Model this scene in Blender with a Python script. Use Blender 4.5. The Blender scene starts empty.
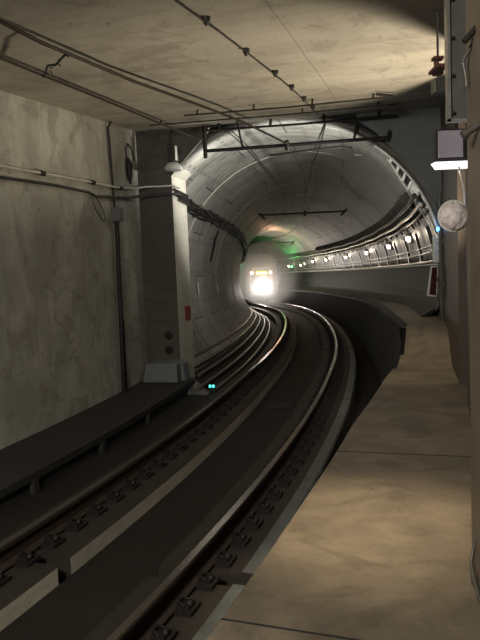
import bpy, bmesh, math, random
import numpy as np
from mathutils import Vector, Matrix
random.seed(7)
sc = bpy.context.scene
col = bpy.data.collections.new('station'); sc.collection.children.link(col)
PI = math.pi
# ---------------------------------------------------------------- track alignment
X0, Y0, H0 = -1.8651, 3.0, 0.3761
_S = np.arange(0, 70, .25)
_K = np.interp(_S, [0, 8, 15, 22, 32, 40, 46], [0.0226, 0.016, 0.0097, 0.0063, 0.0151, .0120, .0120])
_x, _y, _h = X0, Y0, H0
_C = []
for _k in _K:
    _C.append((_x, _y, _h)); _x += .25*math.sin(_h); _y += .25*math.cos(_h); _h -= _k*.25
_C = np.array(_C)
GR = .027
def fr(s):
    if s < 0: return X0+s*math.sin(H0), Y0+s*math.cos(H0), H0
    return tuple(float(np.interp(s, _S, _C[:, i])) for i in range(3))
def P(s, o, z=0.0):
    x, y, h = fr(s)
    return Vector((x+o*math.cos(h), y-o*math.sin(h), z-GR*max(s-10, 0)))
def PF(s, o, z):                       # level, ignoring the grade
    v = P(s, o, 0); v.z = z; return v

# ---------------------------------------------------------------- materials
def newmat(name):
    m = bpy.data.materials.new(name); m.use_nodes = True
    nt = m.node_tree; b = nt.nodes['Principled BSDF']
    return m, nt, b
def N(nt, t, **k):
    n = nt.nodes.new(t)
    for a, v in k.items(): setattr(n, a, v)
    return n
def plain(name, c, rough=.6, metal=0.0, var=.15, scale=12, bump=.0, spec=.5):
    m, nt, b = newmat(name)
    tc = N(nt, 'ShaderNodeTexCoord'); no = N(nt, 'ShaderNodeTexNoise'); no.inputs['Scale'].default_value = scale
    no.inputs['Detail'].default_value = 6
    nt.links.new(tc.outputs['Object'], no.inputs['Vector'])
    r = N(nt, 'ShaderNodeValToRGB')
    r.color_ramp.elements[0].position = .3; r.color_ramp.elements[1].position = .7
    r.color_ramp.elements[0].color = (*[v*(1-var) for v in c], 1)
    r.color_ramp.elements[1].color = (*[min(1, v*(1+var)) for v in c], 1)
    nt.links.new(no.outputs['Fac'], r.inputs['Fac']); nt.links.new(r.outputs['Color'], b.inputs['Base Color'])
    b.inputs['Roughness'].default_value = rough; b.inputs['Metallic'].default_value = metal
    b.inputs['Specular IOR Level'].default_value = spec
    if bump:
        bp = N(nt, 'ShaderNodeBump'); bp.inputs['Strength'].default_value = bump; bp.inputs['Distance'].default_value = .02
        nt.links.new(no.outputs['Fac'], bp.inputs['Height']); nt.links.new(bp.outputs['Normal'], b.inputs['Normal'])
    return m
def emit(name, c, st):
    m, nt, b = newmat(name)
    b.inputs['Base Color'].default_value = (.8, .8, .8, 1)
    b.inputs['Emission Color'].default_value = (*c, 1); b.inputs['Emission Strength'].default_value = st
    return m
def mix(nt, fac, a, bcol, mode='MIX'):
    n = N(nt, 'ShaderNodeMix', data_type='RGBA', blend_type=mode)
    for idx, v in ((0, fac), (6, a), (7, bcol)):
        if isinstance(v, (int, float)): n.inputs[idx].default_value = v
        elif isinstance(v, tuple): n.inputs[idx].default_value = (*v, 1)
        else: nt.links.new(v, n.inputs[idx])
    return n.outputs[2]
def ramp(nt, src, p0, p1, c0=(0, 0, 0), c1=(1, 1, 1)):
    r = N(nt, 'ShaderNodeValToRGB'); e = r.color_ramp.elements
    e[0].position = p0; e[1].position = p1; e[0].color = (*c0, 1); e[1].color = (*c1, 1)
    nt.links.new(src, r.inputs['Fac']); return r.outputs['Color']
def noise(nt, vec, scale, det=6, sx=(1, 1, 1), rough=.55, dist=0):
    mp = N(nt, 'ShaderNodeMapping'); mp.inputs['Scale'].default_value = sx; nt.links.new(vec, mp.inputs['Vector'])
    n = N(nt, 'ShaderNodeTexNoise'); n.inputs['Scale'].default_value = scale; n.inputs['Detail'].default_value = det
    n.inputs['Roughness'].default_value = rough; n.inputs['Distortion'].default_value = dist
    nt.links.new(mp.outputs['Vector'], n.inputs['Vector']); return n.outputs['Fac']
def concrete(name, c, dark, stain, rough=.8, uv=False, sx1=(1, 1, .25), sx2=(.35, .35, 2.2), bricks=None, spec=.3, bumpd=.01, stainamt=.7, pits=True, pockets=False, ns=1.1, r1=(.36, .66), blotch=0):
    """mottled cast concrete: broad blotches, streaks, small pits and, with bricks, formwork or segment joints"""
    m, nt, b = newmat(name)
    tc = N(nt, 'ShaderNodeTexCoord'); v = tc.outputs['UV' if uv else 'Object']
    n1 = noise(nt, v, ns, 8, sx1, rough=.62); n2 = noise(nt, v, 2.6, 6, sx2, dist=.6); n3 = noise(nt, v, 26, 4)
    a = mix(nt, ramp(nt, n1, *r1), dark, c)
    a = mix(nt, ramp(nt, n2, .50, .78, (0, 0, 0), (stainamt,)*3), a, stain)
    a = mix(nt, .35, a, ramp(nt, n3, .25, .75, tuple(x*.8 for x in c), tuple(min(1, x*1.15) for x in c)))
    if blotch:
        n4 = noise(nt, v, 1.6, 9, (1, 1.2, 1), rough=.65, dist=1.2)
        a = mix(nt, ramp(nt, n4, .53, .60, (0, 0, 0), (blotch,)*3), a, stain)
    if bricks:
        br = N(nt, 'ShaderNodeTexBrick'); nt.links.new(v, br.inputs['Vector'])
        br.offset = bricks.get('off', .0); br.inputs['Scale'].default_value = 1
        br.inputs['Brick Width'].default_value = bricks['w']; br.inputs['Row Height'].default_value = bricks['h']
        br.inputs['Mortar Size'].default_value = bricks['m']; br.inputs['Mortar Smooth'].default_value = .3
        br.inputs['Color1'].default_value = (*[bricks.get('c1', .88)]*3, 1); br.inputs['Color2'].default_value = (1, 1, 1, 1)
        br.inputs['Mortar'].default_value = (*[bricks.get('mc', .45)]*3, 1)
        a = mix(nt, 1.0, a, br.outputs['Color'], 'MULTIPLY')
    if pits:
        vo = N(nt, 'ShaderNodeTexVoronoi'); vo.inputs['Scale'].default_value = 2.3
        nt.links.new(v, vo.inputs['Vector'])
        pt = ramp(nt, vo.outputs['Distance'], .035, .055)
        a = mix(nt, pt, tuple(x*.35 for x in c), a)
    if pockets:
        sp_ = N(nt, 'ShaderNodeSeparateXYZ'); nt.links.new(v, sp_.inputs[0])
        def band(src, per, lo, hi):
            f = N(nt, 'ShaderNodeMath', operation='DIVIDE'); nt.links.new(src, f.inputs[0]); f.inputs[1].default_value = per
            g = N(nt, 'ShaderNodeMath', operation='FRACT'); nt.links.new(f.outputs[0], g.inputs[0])
            a1 = N(nt, 'ShaderNodeMath', operation='GREATER_THAN'); nt.links.new(g.outputs[0], a1.inputs[0]); a1.inputs[1].default_value = lo
            a2 = N(nt, 'ShaderNodeMath', operation='LESS_THAN'); nt.links.new(g.outputs[0], a2.inputs[0]); a2.inputs[1].default_value = hi
            m2 = N(nt, 'ShaderNodeMath', operation='MULTIPLY'); nt.links.new(a1.outputs[0], m2.inputs[0]); nt.links.new(a2.outputs[0], m2.inputs[1]); return m2.outputs[0]
        def mul(p, q):
            m2 = N(nt, 'ShaderNodeMath', operation='MULTIPLY'); nt.links.new(p, m2.inputs[0])
            if isinstance(q, float): m2.inputs[1].default_value = q
            else: nt.links.new(q, m2.inputs[1])
            return m2.outputs[0]
        rnd = ramp(nt, noise(nt, v, 1.7, 2), .44, .50)
        k1 = mul(mul(band(sp_.outputs[0], .31, .2, .72), band(sp_.outputs[1], .61, .42, .52)), rnd)
        a = mix(nt, mul(k1, .6), a, tuple(x*.25 for x in c))
        k2 = mul(band(sp_.outputs[0], .72, .45, .55), band(sp_.outputs[1], .305, .35, .60))
        a = mix(nt, mul(k2, .75), a, tuple(x*.12 for x in c))
    nt.links.new(a, b.inputs['Base Color'])
    rr = N(nt, 'ShaderNodeMapRange'); rr.inputs[3].default_value = rough-.12; rr.inputs[4].default_value = min(1, rough+.12)
    nt.links.new(n1, rr.inputs[0]); nt.links.new(rr.outputs[0], b.inputs['Roughness'])
    b.inputs['Specular IOR Level'].default_value = spec
    bp = N(nt, 'ShaderNodeBump'); bp.inputs['Strength'].default_value = .5; bp.inputs['Distance'].default_value = bumpd
    nt.links.new(n3, bp.inputs['Height'])
    if bricks:
        b2 = N(nt, 'ShaderNodeBump'); b2.inputs['Strength'].default_value = .7; b2.inputs['Distance'].default_value = .04
        b2.invert = True
        nt.links.new(br.outputs['Fac'], b2.inputs['Height']); nt.links.new(bp.outputs['Normal'], b2.inputs['Normal'])
        nt.links.new(b2.outputs['Normal'], b.inputs['Normal'])
    else: nt.links.new(bp.outputs['Normal'], b.inputs['Normal'])
    return m

M = {}
M['wall'] = concrete('wall_concrete', (.47, .455, .395), (.25, .243, .208), (.18, .168, .135), uv=True, bricks=dict(w=2.4, h=9.3, m=.006, c1=.92, mc=.85), sx1=(1, .6, 1), sx2=(2.4, .25, 1), stainamt=.8, ns=1.5, r1=(.42, .60), blotch=.4)
M['ceil'] = concrete('ceiling_concrete', (.46, .43, .36), (.30, .275, .23), (.19, .172, .14), uv=True, bricks=dict(w=2.4, h=3.1, m=.008, c1=.93, mc=.8), sx1=(.8, .5, 1), sx2=(1.9, .35, 1), stainamt=.8, r1=(.4, .62), blotch=.35)
M['lining'] = concrete('tunnel_lining_concrete', (.50, .49, .44), (.27, .265, .235), (.13, .125, .11), rough=.5, uv=True, sx1=(.5, 1.3, 1), sx2=(.35, 2.4, 1),
                       bricks=dict(w=2.05, h=1.22, m=.02, off=.5, c1=.66, mc=.34), spec=.5, stainamt=.8, pockets=True, ns=1.8, r1=(.42, .60), blotch=.35)
M['plat'] = concrete('platform_concrete', (.21, .168, .118), (.115, .092, .066), (.055, .044, .032), rough=.6, sx1=(1, 1, 1), sx2=(.8, .8, .8), stainamt=.6, ns=2.2, r1=(.42, .6), blotch=.35)
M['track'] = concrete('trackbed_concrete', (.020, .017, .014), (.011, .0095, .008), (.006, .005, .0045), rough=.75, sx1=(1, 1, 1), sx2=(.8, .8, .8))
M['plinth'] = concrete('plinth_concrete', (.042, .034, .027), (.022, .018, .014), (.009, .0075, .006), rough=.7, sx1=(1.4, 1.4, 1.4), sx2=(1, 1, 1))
M['plinth_lit_face'] = concrete('plinth_lit_face_concrete', (.66, .61, .49), (.46, .42, .33), (.24, .21, .165), rough=.7, sx1=(2, 2, 2), sx2=(1, 1, 3))  # light on the inner plinth face is put into this pale colour
M['bench'] = concrete('bench_concrete', (.036, .034, .031), (.022, .021, .019), (.012, .0115, .011), rough=.7, sx1=(1, 1, 1), sx2=(1, 1, 1))
M['portal'] = concrete('portal_concrete', (.10, .093, .08), (.055, .052, .046), (.03, .028, .025), rough=.8)
M['reveal'] = concrete('portal_lit_reveal_concrete', (.66, .63, .54), (.52, .50, .43), (.36, .34, .29), rough=.75)  # paler copy of the pier concrete, its lit side put into the colour
M['portal_r'] = concrete('painted_portal_concrete', (.20, .215, .23), (.15, .163, .175), (.10, .108, .115), rough=.7)
M['side'] = plain('dark_brown_wall', (.075, .055, .04), .6, scale=4)
M['column'] = plain('column_paint', (.12, .094, .068), .45, scale=3, var=.25)
M['rail'] = plain('rail_steel', (.035, .022, .015), .75, .1, scale=20, bump=.1)
M['railtop'] = plain('polished_rail_head', (.33, .30, .27), .27, .95, scale=40, var=.1)
M['iron'] = plain('dark_iron', (.018, .016, .014), .6, .3)
M['cable'] = plain('black_cable_sheath', (.025, .024, .022), .5)
M['wire'] = plain('dark_copper_wire', (.035, .024, .017), .5, .4)
M['galv'] = plain('galvanised_steel', (.50, .49, .46), .35, .8)
M['paleduct'] = plain('pale_conduit', (.55, .52, .45), .4, .2)
M['greybox'] = plain('grey_box_paint', (.12, .12, .118), .5)
M['base'] = plain('blue_grey_base_paint', (.165, .175, .185), .6, scale=4)
M['base2'] = plain('grey_green_kerb', (.10, .105, .098), .6, scale=5, var=.3)
M['cabinet'] = plain('grey_sheet_metal', (.13, .125, .115), .5, .2)
M['white'] = plain('white_enamel', (.72, .72, .70), .35)
M['palepanel'] = plain('pale_steel_panel', (.78, .80, .76), .35, .1)
M['darkslot'] = plain('dark_recess', (.012, .012, .012), .8)
M['fin'] = plain('glossy_bracket_steel', (.05, .047, .042), .32, .5)
M['wains'] = plain('dark_glossy_panel', (.02, .021, .022), .45, .0, scale=2, var=.25, bump=.05)
M['wain2'] = plain('dark_panel', (.012, .013, .014), .6, .0, scale=2, var=.3, bump=.05, spec=.12)
M['rib'] = plain('dark_ribbed_panel', (.008, .0075, .007), .8, .0, spec=.1)
M['rib2'] = plain('light_rib_panel', (.035, .034, .033), .6, .0, spec=.2)  # ribs coloured lighter than the face for relief the flat light leaves out
M['walk'] = concrete('walkway_concrete', (.13, .115, .095), (.08, .07, .058), (.04, .035, .03), rough=.6, sx1=(1, 1, 1), sx2=(.8, .8, .8))
M['red'] = plain('red_sign_paint', (.33, .05, .035), .5)
M['darkred'] = plain('dark_red_panel', (.06, .012, .014), .3)
M['brownmetal'] = plain('rusty_bracket', (.13, .045, .03), .6)
M['plastic'] = plain('cloudy_plastic_wrap', (.85, .72, .70), .35, bump=1.0, scale=22, var=.25)
M['poly'] = plain('lilac_diffuser', (.40, .36, .43), .3, scale=3, var=.2)
M['tray'] = plain('duct_pipe', (.11, .104, .09), .4, .3)
M['bodyw'] = plain('train_grey_paint', (.22, .215, .21), .3)
M['glass'] = plain('windscreen_glass', (.02, .022, .025), .08)
M['skirt'] = plain('train_dark_skirt', (.05, .05, .055), .5)
M['e_white'] = emit('headlamp_glow', (1, .93, .86), 260)
M['e_tun'] = emit('tunnel_bulb', (1, .84, .62), 14)
M['e_fix'] = emit('fixture_diffuser', (1, .97, .95), 1.1)
M['e_dest'] = emit('led_yellow', (1, .72, .02), 22)
M['e_amber'] = emit('marker_amber', (1, .38, .16), 30)
M['e_green'] = emit('signal_green', (.1, 1, .25), 5)
M['e_cyan'] = emit('signal_cyan', (.05, .9, .8), 1.3)
M['e_blue'] = emit('blue_lamp', (.05, .35, 1), 6)

# ---------------------------------------------------------------- mesh builder
class MB:
    def __init__(s): s.v = []; s.f = []; s.mi = []; s.sm = []; s.uv = []
    def add(s, vs, fs, mi=0, smooth=False, uvs=None):
        b = len(s.v); s.v += [tuple(v) for v in vs]
        for i, f in enumerate(fs):
            s.f.append([b+k for k in f]); s.mi.append(mi if isinstance(mi, int) else mi[i]); s.sm.append(smooth)
            s.uv.append(uvs[i] if uvs else None)
    def hexa(s, c, mi=0):      # 8 corners: bottom 4 ccw, top 4 ccw
        s.add(c, [(3, 2, 1, 0), (4, 5, 6, 7), (0, 1, 5, 4), (1, 2, 6, 5), (2, 3, 7, 6), (3, 0, 4, 7)], mi)
    def box(s, x0, x1, y0, y1, z0, z1, mi=0):
        s.hexa([(x0, y0, z0), (x1, y0, z0), (x1, y1, z0), (x0, y1, z0), (x0, y0, z1), (x1, y0, z1), (x1, y1, z1), (x0, y1, z1)], mi)
    def sweep(s, prof, s0, s1, ds=.5, smooth=False, mi=0, caps=True, fn=P, uv=False):
        """closed profile of (offset, height) carried along the track from s0 to s1; prof may be a function of s"""
        n = max(1, int(round((s1-s0)/ds))); ss = [s0+(s1-s0)*i/n for i in range(n+1)]
        pf = prof if callable(prof) else (lambda q: prof)
        k = len(pf(s0)); vs = []
        for q in ss: vs += [fn(q, o, z) for o, z in pf(q)]
        fs = []; mm = []
        for i in range(n):
            for j in range(k):
                a = i*k+j; b = i*k+(j+1) % k
                fs.append((a, a+k, b+k, b)); mm.append(mi[j] if isinstance(mi, (list, tuple)) else mi)
        if caps:
            c = mi[0] if isinstance(mi, (list, tuple)) else mi
            fs.append(tuple(range(k))); fs.append(tuple(n*k+j for j in reversed(range(k)))); mm += [c, c]
        us = None
        if uv:
            L = [0]; p0 = pf(s0)
            for j in range(k): a, b = p0[j], p0[(j+1) % k]; L.append(L[-1]+math.hypot(b[0]-a[0], b[1]-a[1]))
            us = []
            for i in range(n):
                for j in range(k): us.append([(ss[i], L[j]), (ss[i+1], L[j]), (ss[i+1], L[j+1]), (ss[i], L[j+1])])
            us += [None, None] if caps else []
        s.add(vs, fs, mm, smooth, us)
    def tube(s, pts, r, seg=8, mi=0, smooth=True):
        pts = [Vector(p) for p in pts]; n = len(pts); vs = []; fs = []
        up = Vector((0, 0, 1)); prev = None
        for i, p in enumerate(pts):
            t = (pts[min(i+1, n-1)]-pts[max(i-1, 0)]).normalized()
            a = t.cross(up if abs(t.z) < .93 else Vector((1, 0, 0))) if prev is None else prev-t*prev.dot(t)
            a.normalize(); prev = a; b = t.cross(a)
            rr = r[i] if isinstance(r, (list, tuple)) else r
            for j in range(seg):
                q = 2*PI*j/seg; vs.append(p+a*(rr*math.cos(q))+b*(rr*math.sin(q)))
        for i in range(n-1):
            for j in range(seg):
                fs.append((i*seg+j, i*seg+(j+1) % seg, (i+1)*seg+(j+1) % seg, (i+1)*seg+j))
        s.add(vs, fs, mi, smooth)
        s.add([vs[j] for j in range(seg)], [tuple(reversed(range(seg)))], mi)
        s.add([vs[(n-1)*seg+j] for j in range(seg)], [tuple(range(seg))], mi)
    def lathe(s, prof, c=(0, 0, 0), axis='z', seg=20, mi=0, smooth=True):
        vs = []; k = len(prof)
        for j in range(seg):
            q = 2*PI*j/seg
            for r, h in prof:
                x, y, z = r*math.cos(q), r*math.sin(q), h
                if axis == 'x': x, y, z = z, x, y
                elif axis == 'y': x, y, z = x, -z, y
                vs.append((c[0]+x, c[1]+y, c[2]+z))
        fs = [(j*k+i, ((j+1) % seg)*k+i, ((j+1) % seg)*k+i+1, j*k+i+1) for j in range(seg) for i in range(k-1)]
        s.add(vs, fs, mi, smooth)
    def prism(s, outline, fn, a, b, mi=0):
        """outline of 2-D points, fn(u, v, w) -> point, between w=a and w=b"""
        k = len(outline)
        vs = [fn(u, v, a) for u, v in outline]+[fn(u, v, b) for u, v in outline]
        fs = [tuple(range(k)), tuple(reversed(range(k, 2*k)))]+[(j, j+k, (j+1) % k+k, (j+1) % k) for j in range(k)]
        s.add(vs, fs, mi)
    def build(s, name, mats, parent=None, origin=None, fix=True, bevel=0):
        me = bpy.data.meshes.new(name)
        og = Vector(origin) if origin is not None else Vector((0, 0, 0))
        me.from_pydata([tuple(Vector(v)-og) for v in s.v], [], s.f)
        if not isinstance(mats, (list, tuple)): mats = [mats]
        for m in mats: me.materials.append(m)
        for p, mi, sm in zip(me.polygons, s.mi, s.sm): p.material_index = mi; p.use_smooth = sm
        if any(u for u in s.uv):
            ul = me.uv_layers.new(name='UVMap')
            for p, u in zip(me.polygons, s.uv):
                if u:
                    for li, c in zip(p.loop_indices, u): ul.data[li].uv = c
        if fix:
            bm = bmesh.new(); bm.from_mesh(me); bmesh.ops.recalc_face_normals(bm, faces=bm.faces); bm.to_mesh(me); bm.free()
        me.update()
        o = bpy.data.objects.new(name, me); col.objects.link(o); o.location = og
        if parent is not None:
            o.parent = parent
            if origin is None and parent.get('_world'): o.location = -parent.location
        if bevel:
            bv = o.modifiers.new('bevel', 'BEVEL'); bv.width = bevel; bv.segments = 2; bv.limit_method = 'ANGLE'
        return o
def tag(o, label, cat, group=None, kind=None):
    o['label'] = label; o['category'] = cat
    if group: o['group'] = group
    if kind: o['kind'] = kind
    return o
def thing(name, label, cat, loc=(0, 0, 0), rz=0, group=None, world=False):
    o = bpy.data.objects.new(name, None); col.objects.link(o); o.location = loc; o.rotation_euler = (0, 0, rz)
    o.empty_display_size = .1
    if world: o['_world'] = 1
    return tag(o, label, cat, group)
def struct(o, label, cat): return tag(o, label, cat, kind='structure')
def copy_tree(o, parent=None):
    c = o.copy(); col.objects.link(c)
    if parent is not None: c.parent = parent
    for ch in list(o.children): copy_tree(ch, c)
    return c
def put(o, s, off, z, rot=0):
    o.location = P(s, off, z); o.rotation_euler = (0, 0, -fr(s)[2]+rot)

SE = 62.0      # far end of the modelled tunnel
CZ, CO, R = 1.7, .05, 2.7
CEIL = 4.17
def cz_(s): return 4.17+.05*max(0, s-5)
SP = 9.3      # plane of the tunnel mouth
# ---------------------------------------------------------------- shell of the station
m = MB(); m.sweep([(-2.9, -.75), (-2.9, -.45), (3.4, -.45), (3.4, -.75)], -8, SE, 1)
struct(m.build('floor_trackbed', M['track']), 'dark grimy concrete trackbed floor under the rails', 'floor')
m = MB(); m.sweep([(-2.9, -.75), (-2.9, CEIL+.3), (-2.5, CEIL+.3), (-2.5, -.75)], -8, SP, .5, uv=True)
struct(m.build('wall_left', M['wall']), 'pale stained concrete station wall on the left', 'wall')
m = MB(); m.sweep(lambda s: [(-2.5, cz_(s)), (-2.5, cz_(s)+.3), (5.2, cz_(s)+.3), (5.2, cz_(s))], -8, SP, .3, uv=True)
struct(m.build('ceiling', M['ceil']), 'flat concrete station ceiling slab above track and platform', 'ceiling')
# portal walls
def circ(o, up=True, r=R): return CZ+math.sqrt(max(0, r*r-(o-CO)**2))
def arcpts(a0, a1, n=14, r=R): return [(CO+r*math.cos(math.radians(a0+(a1-a0)*i/n)), CZ+r*math.sin(math.radians(a0+(a1-a0)*i/n))) for i in range(n+1)]
fnp = lambda u, v, w: P(w, u, v)
CE = cz_(SP)
m = MB(); pl = [(-2.5, -.45), (-1.88, -.45), (-1.88, 3.58), (-1.2, 4.27), (-1.1, CE+.3), (-2.5, CE+.3)]
m.prism(pl, fnp, SP, SP+.95)
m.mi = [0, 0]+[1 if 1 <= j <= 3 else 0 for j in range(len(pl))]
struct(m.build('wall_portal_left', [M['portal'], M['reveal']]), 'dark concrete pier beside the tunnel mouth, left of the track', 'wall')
m = MB(); pl = [(5.2, -.45), (2.74, -.45), (2.74, 2.62), (2.58, 2.88), (2.43, 3.10), (2.24, 3.38), (2.05, 3.62), (1.84, 3.86), (1.64, 4.07), (1.35, 4.28), (1.1, CE+.3), (5.2, CE+.3)]
m.prism(pl, fnp, SP, SP+.08)
struct(m.build('wall_portal_right', M['portal_r']), 'blue grey painted wall around the right side of the tunnel mouth', 'wall')
# side wall of platform: near wall, opening, far wall
m = MB(); m.sweep(lambda s: [(2.68, .4), (2.68, cz_(s)), (2.9, cz_(s)), (2.9, .4)], 6.5, SP, .4)
struct(m.build('wall_right', M['side']), 'dark brown side wall between the opening and the tunnel mouth', 'wall')
m = MB(); m.sweep([(2.7, .4), (2.7, CEIL), (2.95, CEIL), (2.95, .4)], 2.6, 5.3, .45)
struct(m.build('wall_right_near', M['side']), 'dark brown side wall behind the near column', 'wall')
m = MB(); m.sweep([(5.0, .4), (5.0, CEIL), (5.2, CEIL), (5.2, .4)], 2.5, SP, .5)
struct(m.build('wall_alcove', M['side']), 'dark back wall of the side opening', 'wall')
m = MB(); m.sweep([(-2.9, -.6), (-2.9, CEIL+.3), (5.2, CEIL+.3), (5.2, -.6)], -8.2, -8.0, 1)
struct(m.build('wall_back', M['side']), 'dark end wall behind the viewpoint', 'wall')
# platform
def pedge(s):
    return float(np.interp(s, [-8, 0, 2.25, 4.5, 7, 8.0, 8.4, 8.8, 9.6, 13, 18, SE], [1.55, 1.55, 1.53, 1.56, 1.74, 1.87, 1.97, 1.92, 1.78, 1.66, 1.65, 1.65]))
m = MB(); m.sweep(lambda s: [(pedge(s), .15), (pedge(s), .385), (pedge(s)+.015, .4), (5.2, .4), (5.2, .15)], -8, 7.7, .4)
struct(m.build('floor_platform', M['plat']), 'worn brown concrete platform floor running towards the tunnel', 'floor')
def wtop(s): return float(np.interp(s, [7.7, 8.0, 8.35, 8.7, 9.4, 13, 19, 27, SE], [.4, .46, .72, .90, .96, .98, .86, .74, .68]))
def wr(s): z = wtop(s); return CO+math.sqrt(R*R-(z-CZ)**2)+.05
WP = lambda s: [(pedge(s)+.06, wtop(s)-.25), (pedge(s)+.06, wtop(s)), (wr(s) if s > SP else 5.2, wtop(s)), (wr(s) if s > SP else 5.2, wtop(s)-.25)]
m = MB(); m.sweep(WP, 7.7, 11.2, .25)
struct(m.build('floor_ramp', M['plat']), 'short concrete ramp floor from the platform up to the tunnel walkway', 'floor')
m = MB(); m.sweep(WP, 11.2, SE, .5)
struct(m.build('floor_walkway', M['walk']), 'dark concrete walkway floor running along the right tunnel wall', 'floor')
m = MB(); m.sweep(lambda s: [(2.05, -.45), (2.05, .15), (2.2, .15), (2.2, -.45)], -8, 8, 1)
struct(m.build('wall_under_platform', M['track']), 'dark recessed wall under the platform edge', 'wall')
# joints in the platform floor
for q in (.72, 3.5):
    m = MB(); m.sweep([(pedge(q)+.01, .399), (pedge(q)+.01, .4025), (2.66, .4025), (2.66, .399)], q, q+.012, 1)
    struct(m.build('trim_1', M['darkslot']), 'thin dark joint across the platform floor, '+('nearest the viewer' if q < 2 else 'farther along'), 'joint')
# ---------------------------------------------------------------- tunnel lining
m = MB(); n = int((SE-SP)/.6); na = 72
A0, A1 = -62, 242
vs = []
for i in range(n+1):
    s = SP+.02+(SE-SP)*i/n
    for j in range(na+1):
        a = math.radians(A0+(A1-A0)*j/na); vs.append(P(s, CO+R*math.cos(a)+(0), CZ+R*math.sin(a)))
fs = []; uv = []
for i in range(n):
    for j in range(na):
        a = i*(na+1)+j; fs.append((a, a+1, a+na+2, a+na+1))
        u0, u1 = i*.6, (i+1)*.6; v0, v1 = j/na*14.3, (j+1)/na*14.3
        uv.append([(v0, u0), (v1, u0), (v1, u1), (v0, u1)])
m.add(vs, fs, 0, True, uv)
o = m.build('wall_tunnel', M['lining'], fix=False)
md = o.modifiers.new('thick', 'SOLIDIFY'); md.thickness = .12; md.offset = -1
o['kind'] = 'structure'; o['label'] = 'curved concrete tunnel lining of round segments'; o['category'] = 'wall'
TUN = o
# ring joints: slim raised bands every third ring
for i, q in enumerate([12.6, 17.4, 22.3, 28.5, 34, 41]):
    m = MB()
    m.sweep(lambda a: [(2.0, 0)], 0, 1) if False else None
    pts = arcpts(20, 215, 40, R-.002); pin = arcpts(20, 215, 40, R-.008)
    vs = []
    for (a, b), (c, d) in zip(pts, pin):
        vs += [P(q, a, b), P(q, c, d), P(q+.10, c, d), P(q+.10, a, b)]
    fs = []
    for j in range(40):
        for e in range(3): fs.append((j*4+e, j*4+e+1, j*4+4+e+1, j*4+4+e))
    m.add(vs, fs, 0, True)
    struct(m.build('trim_2', M['lining2'] if 'lining2' in M else M['reveal']), 'slim raised joint band around the tunnel lining', 'joint band')
# ---------------------------------------------------------------- left bench, pier foot
m = MB(); m.sweep([(-2.5, -.45), (-2.5, 0), (-1.66, 0), (-1.62, -.02), (-1.62, -.1), (-1.68, -.12), (-1.68, -.45)], -8, SP-.005, .5)
for q in np.arange(-1, 8, 1.55):
    m.sweep([(-1.66, -.45), (-1.66, -.1), (-1.60, -.1), (-1.60, -.45)], q, q+.09, 1)
struct(m.build('floor_bench', M['bench']), 'low dark concrete cable bench along the left wall', 'bench')
ft = thing('pier_base', 'grey concrete base block at the foot of the dark tunnel pier', 'base block', P(8.9, -2.1, 0), world=True)
m = MB()
m.prism([(-2.42, 0.002), (-1.78, 0.002), (-1.78, .33), (-2.34, .33)], fnp, 8.72, SP-.004)
m.build('block', M['base'], ft, bevel=.02)
m = MB()
m.prism([(-1.95, -.449), (-1.52, -.449), (-1.70, -.05), (-1.74, .31), (-1.95, .31)], fnp, SP-.34, SP-.004)
m.build('buttress', M['base'], ft, bevel=.02)
for zz, w_ in ((.50, 'lower'), (.76, 'upper')):
    m = MB(); c = P(SP, -2.08, zz); h = fr(SP)[2]
    m.lathe([(0, .004), (.075, .004), (.08, .0), (.08, -.01)], (0, 0, 0), 'y', 18)
    m.v = [(c.x+x*math.cos(h)+y*math.sin(h), c.y-x*math.sin(h)+y*math.cos(h), c.z+z) for x, y, z in m.v]
    tag(m.build('cored_hole_disc', M['darkslot']), w_+' of two round black discs standing in for shaded holes low on the dark pier', 'hole disc')  # flat black discs put where the holes hold only shade
m = MB(); m.prism([(-1.88, .98), (-1.865, .98), (-1.865, 1.24), (-1.88, 1.24)], fnp, SP+.45, SP+.8)
tag(m.build('small_sign', M['red']), 'small faded red sign on the pale edge of the tunnel pier', 'sign')

# ---------------------------------------------------------------- track
def rail(off, name, label):
    t = thing('running_rail', label, 'rail', P(1, off, -.17), world=True)
    w = .036
    prof = [(-.07, -.17), (-.07, -.158), (-.012, -.145), (-.01, -.05), (-w, -.038), (-w, -.008), (-w+.009, 0), (w-.009, 0), (w, -.008), (w, -.038), (.01, -.05), (.012, -.145), (.07, -.158), (.07, -.17)]
    m = MB(); m.sweep([(off+a, b) for a, b in prof], -3, SE-2, .5)
    m.build('rail_web', M['rail'], t)
    m = MB(); m.sweep([(off-w+.006, -.002), (off-w+.008, .0015), (off+w-.008, .0015), (off+w-.006, -.002)], -3, SE-2, .5)
    b = m.build('rail_head', M['railtop'], t); b['label'] = 'polished shining running surface'
    return t
RL = rail(-.7525, 'l', 'left-hand steel rail of the curving track, beside the bench')
RR = rail(.7525, 'r', 'right-hand steel rail of the curving track, nearer the platform')
# fastener: plate, two clips, bolts
m = MB()
m.box(-.19, .19, -.085, .085, 0, .03)
for sx in (-1, 1):
    m.box(sx*.115-.045, sx*.115+.045, -.05, .05, .02, .05)
    m.tube([(sx*.13, -.05, .05), (sx*.08, -.03, .07), (sx*.075, .03, .07), (sx*.13, .05, .05)], .012, 6)
    m.lathe([(0, .075), (.02, .075), (.022, .045)], (sx*.15, 0, 0), 'z', 6)
fast = m.build('rail_fastener', M['iron'])
first = True
for t, off in ((RL, -.7525), (RR, .7525)):
    for i in range(96):
        s = .3+i*.36
        f = fast if first else fast.copy()
        if not first: col.objects.link(f)
        first = False
        f.parent = t; p = P(s, off, -.189) - t.location
        f.location = p; f.rotation_euler = (0, 0, -fr(s)[2])
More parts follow.
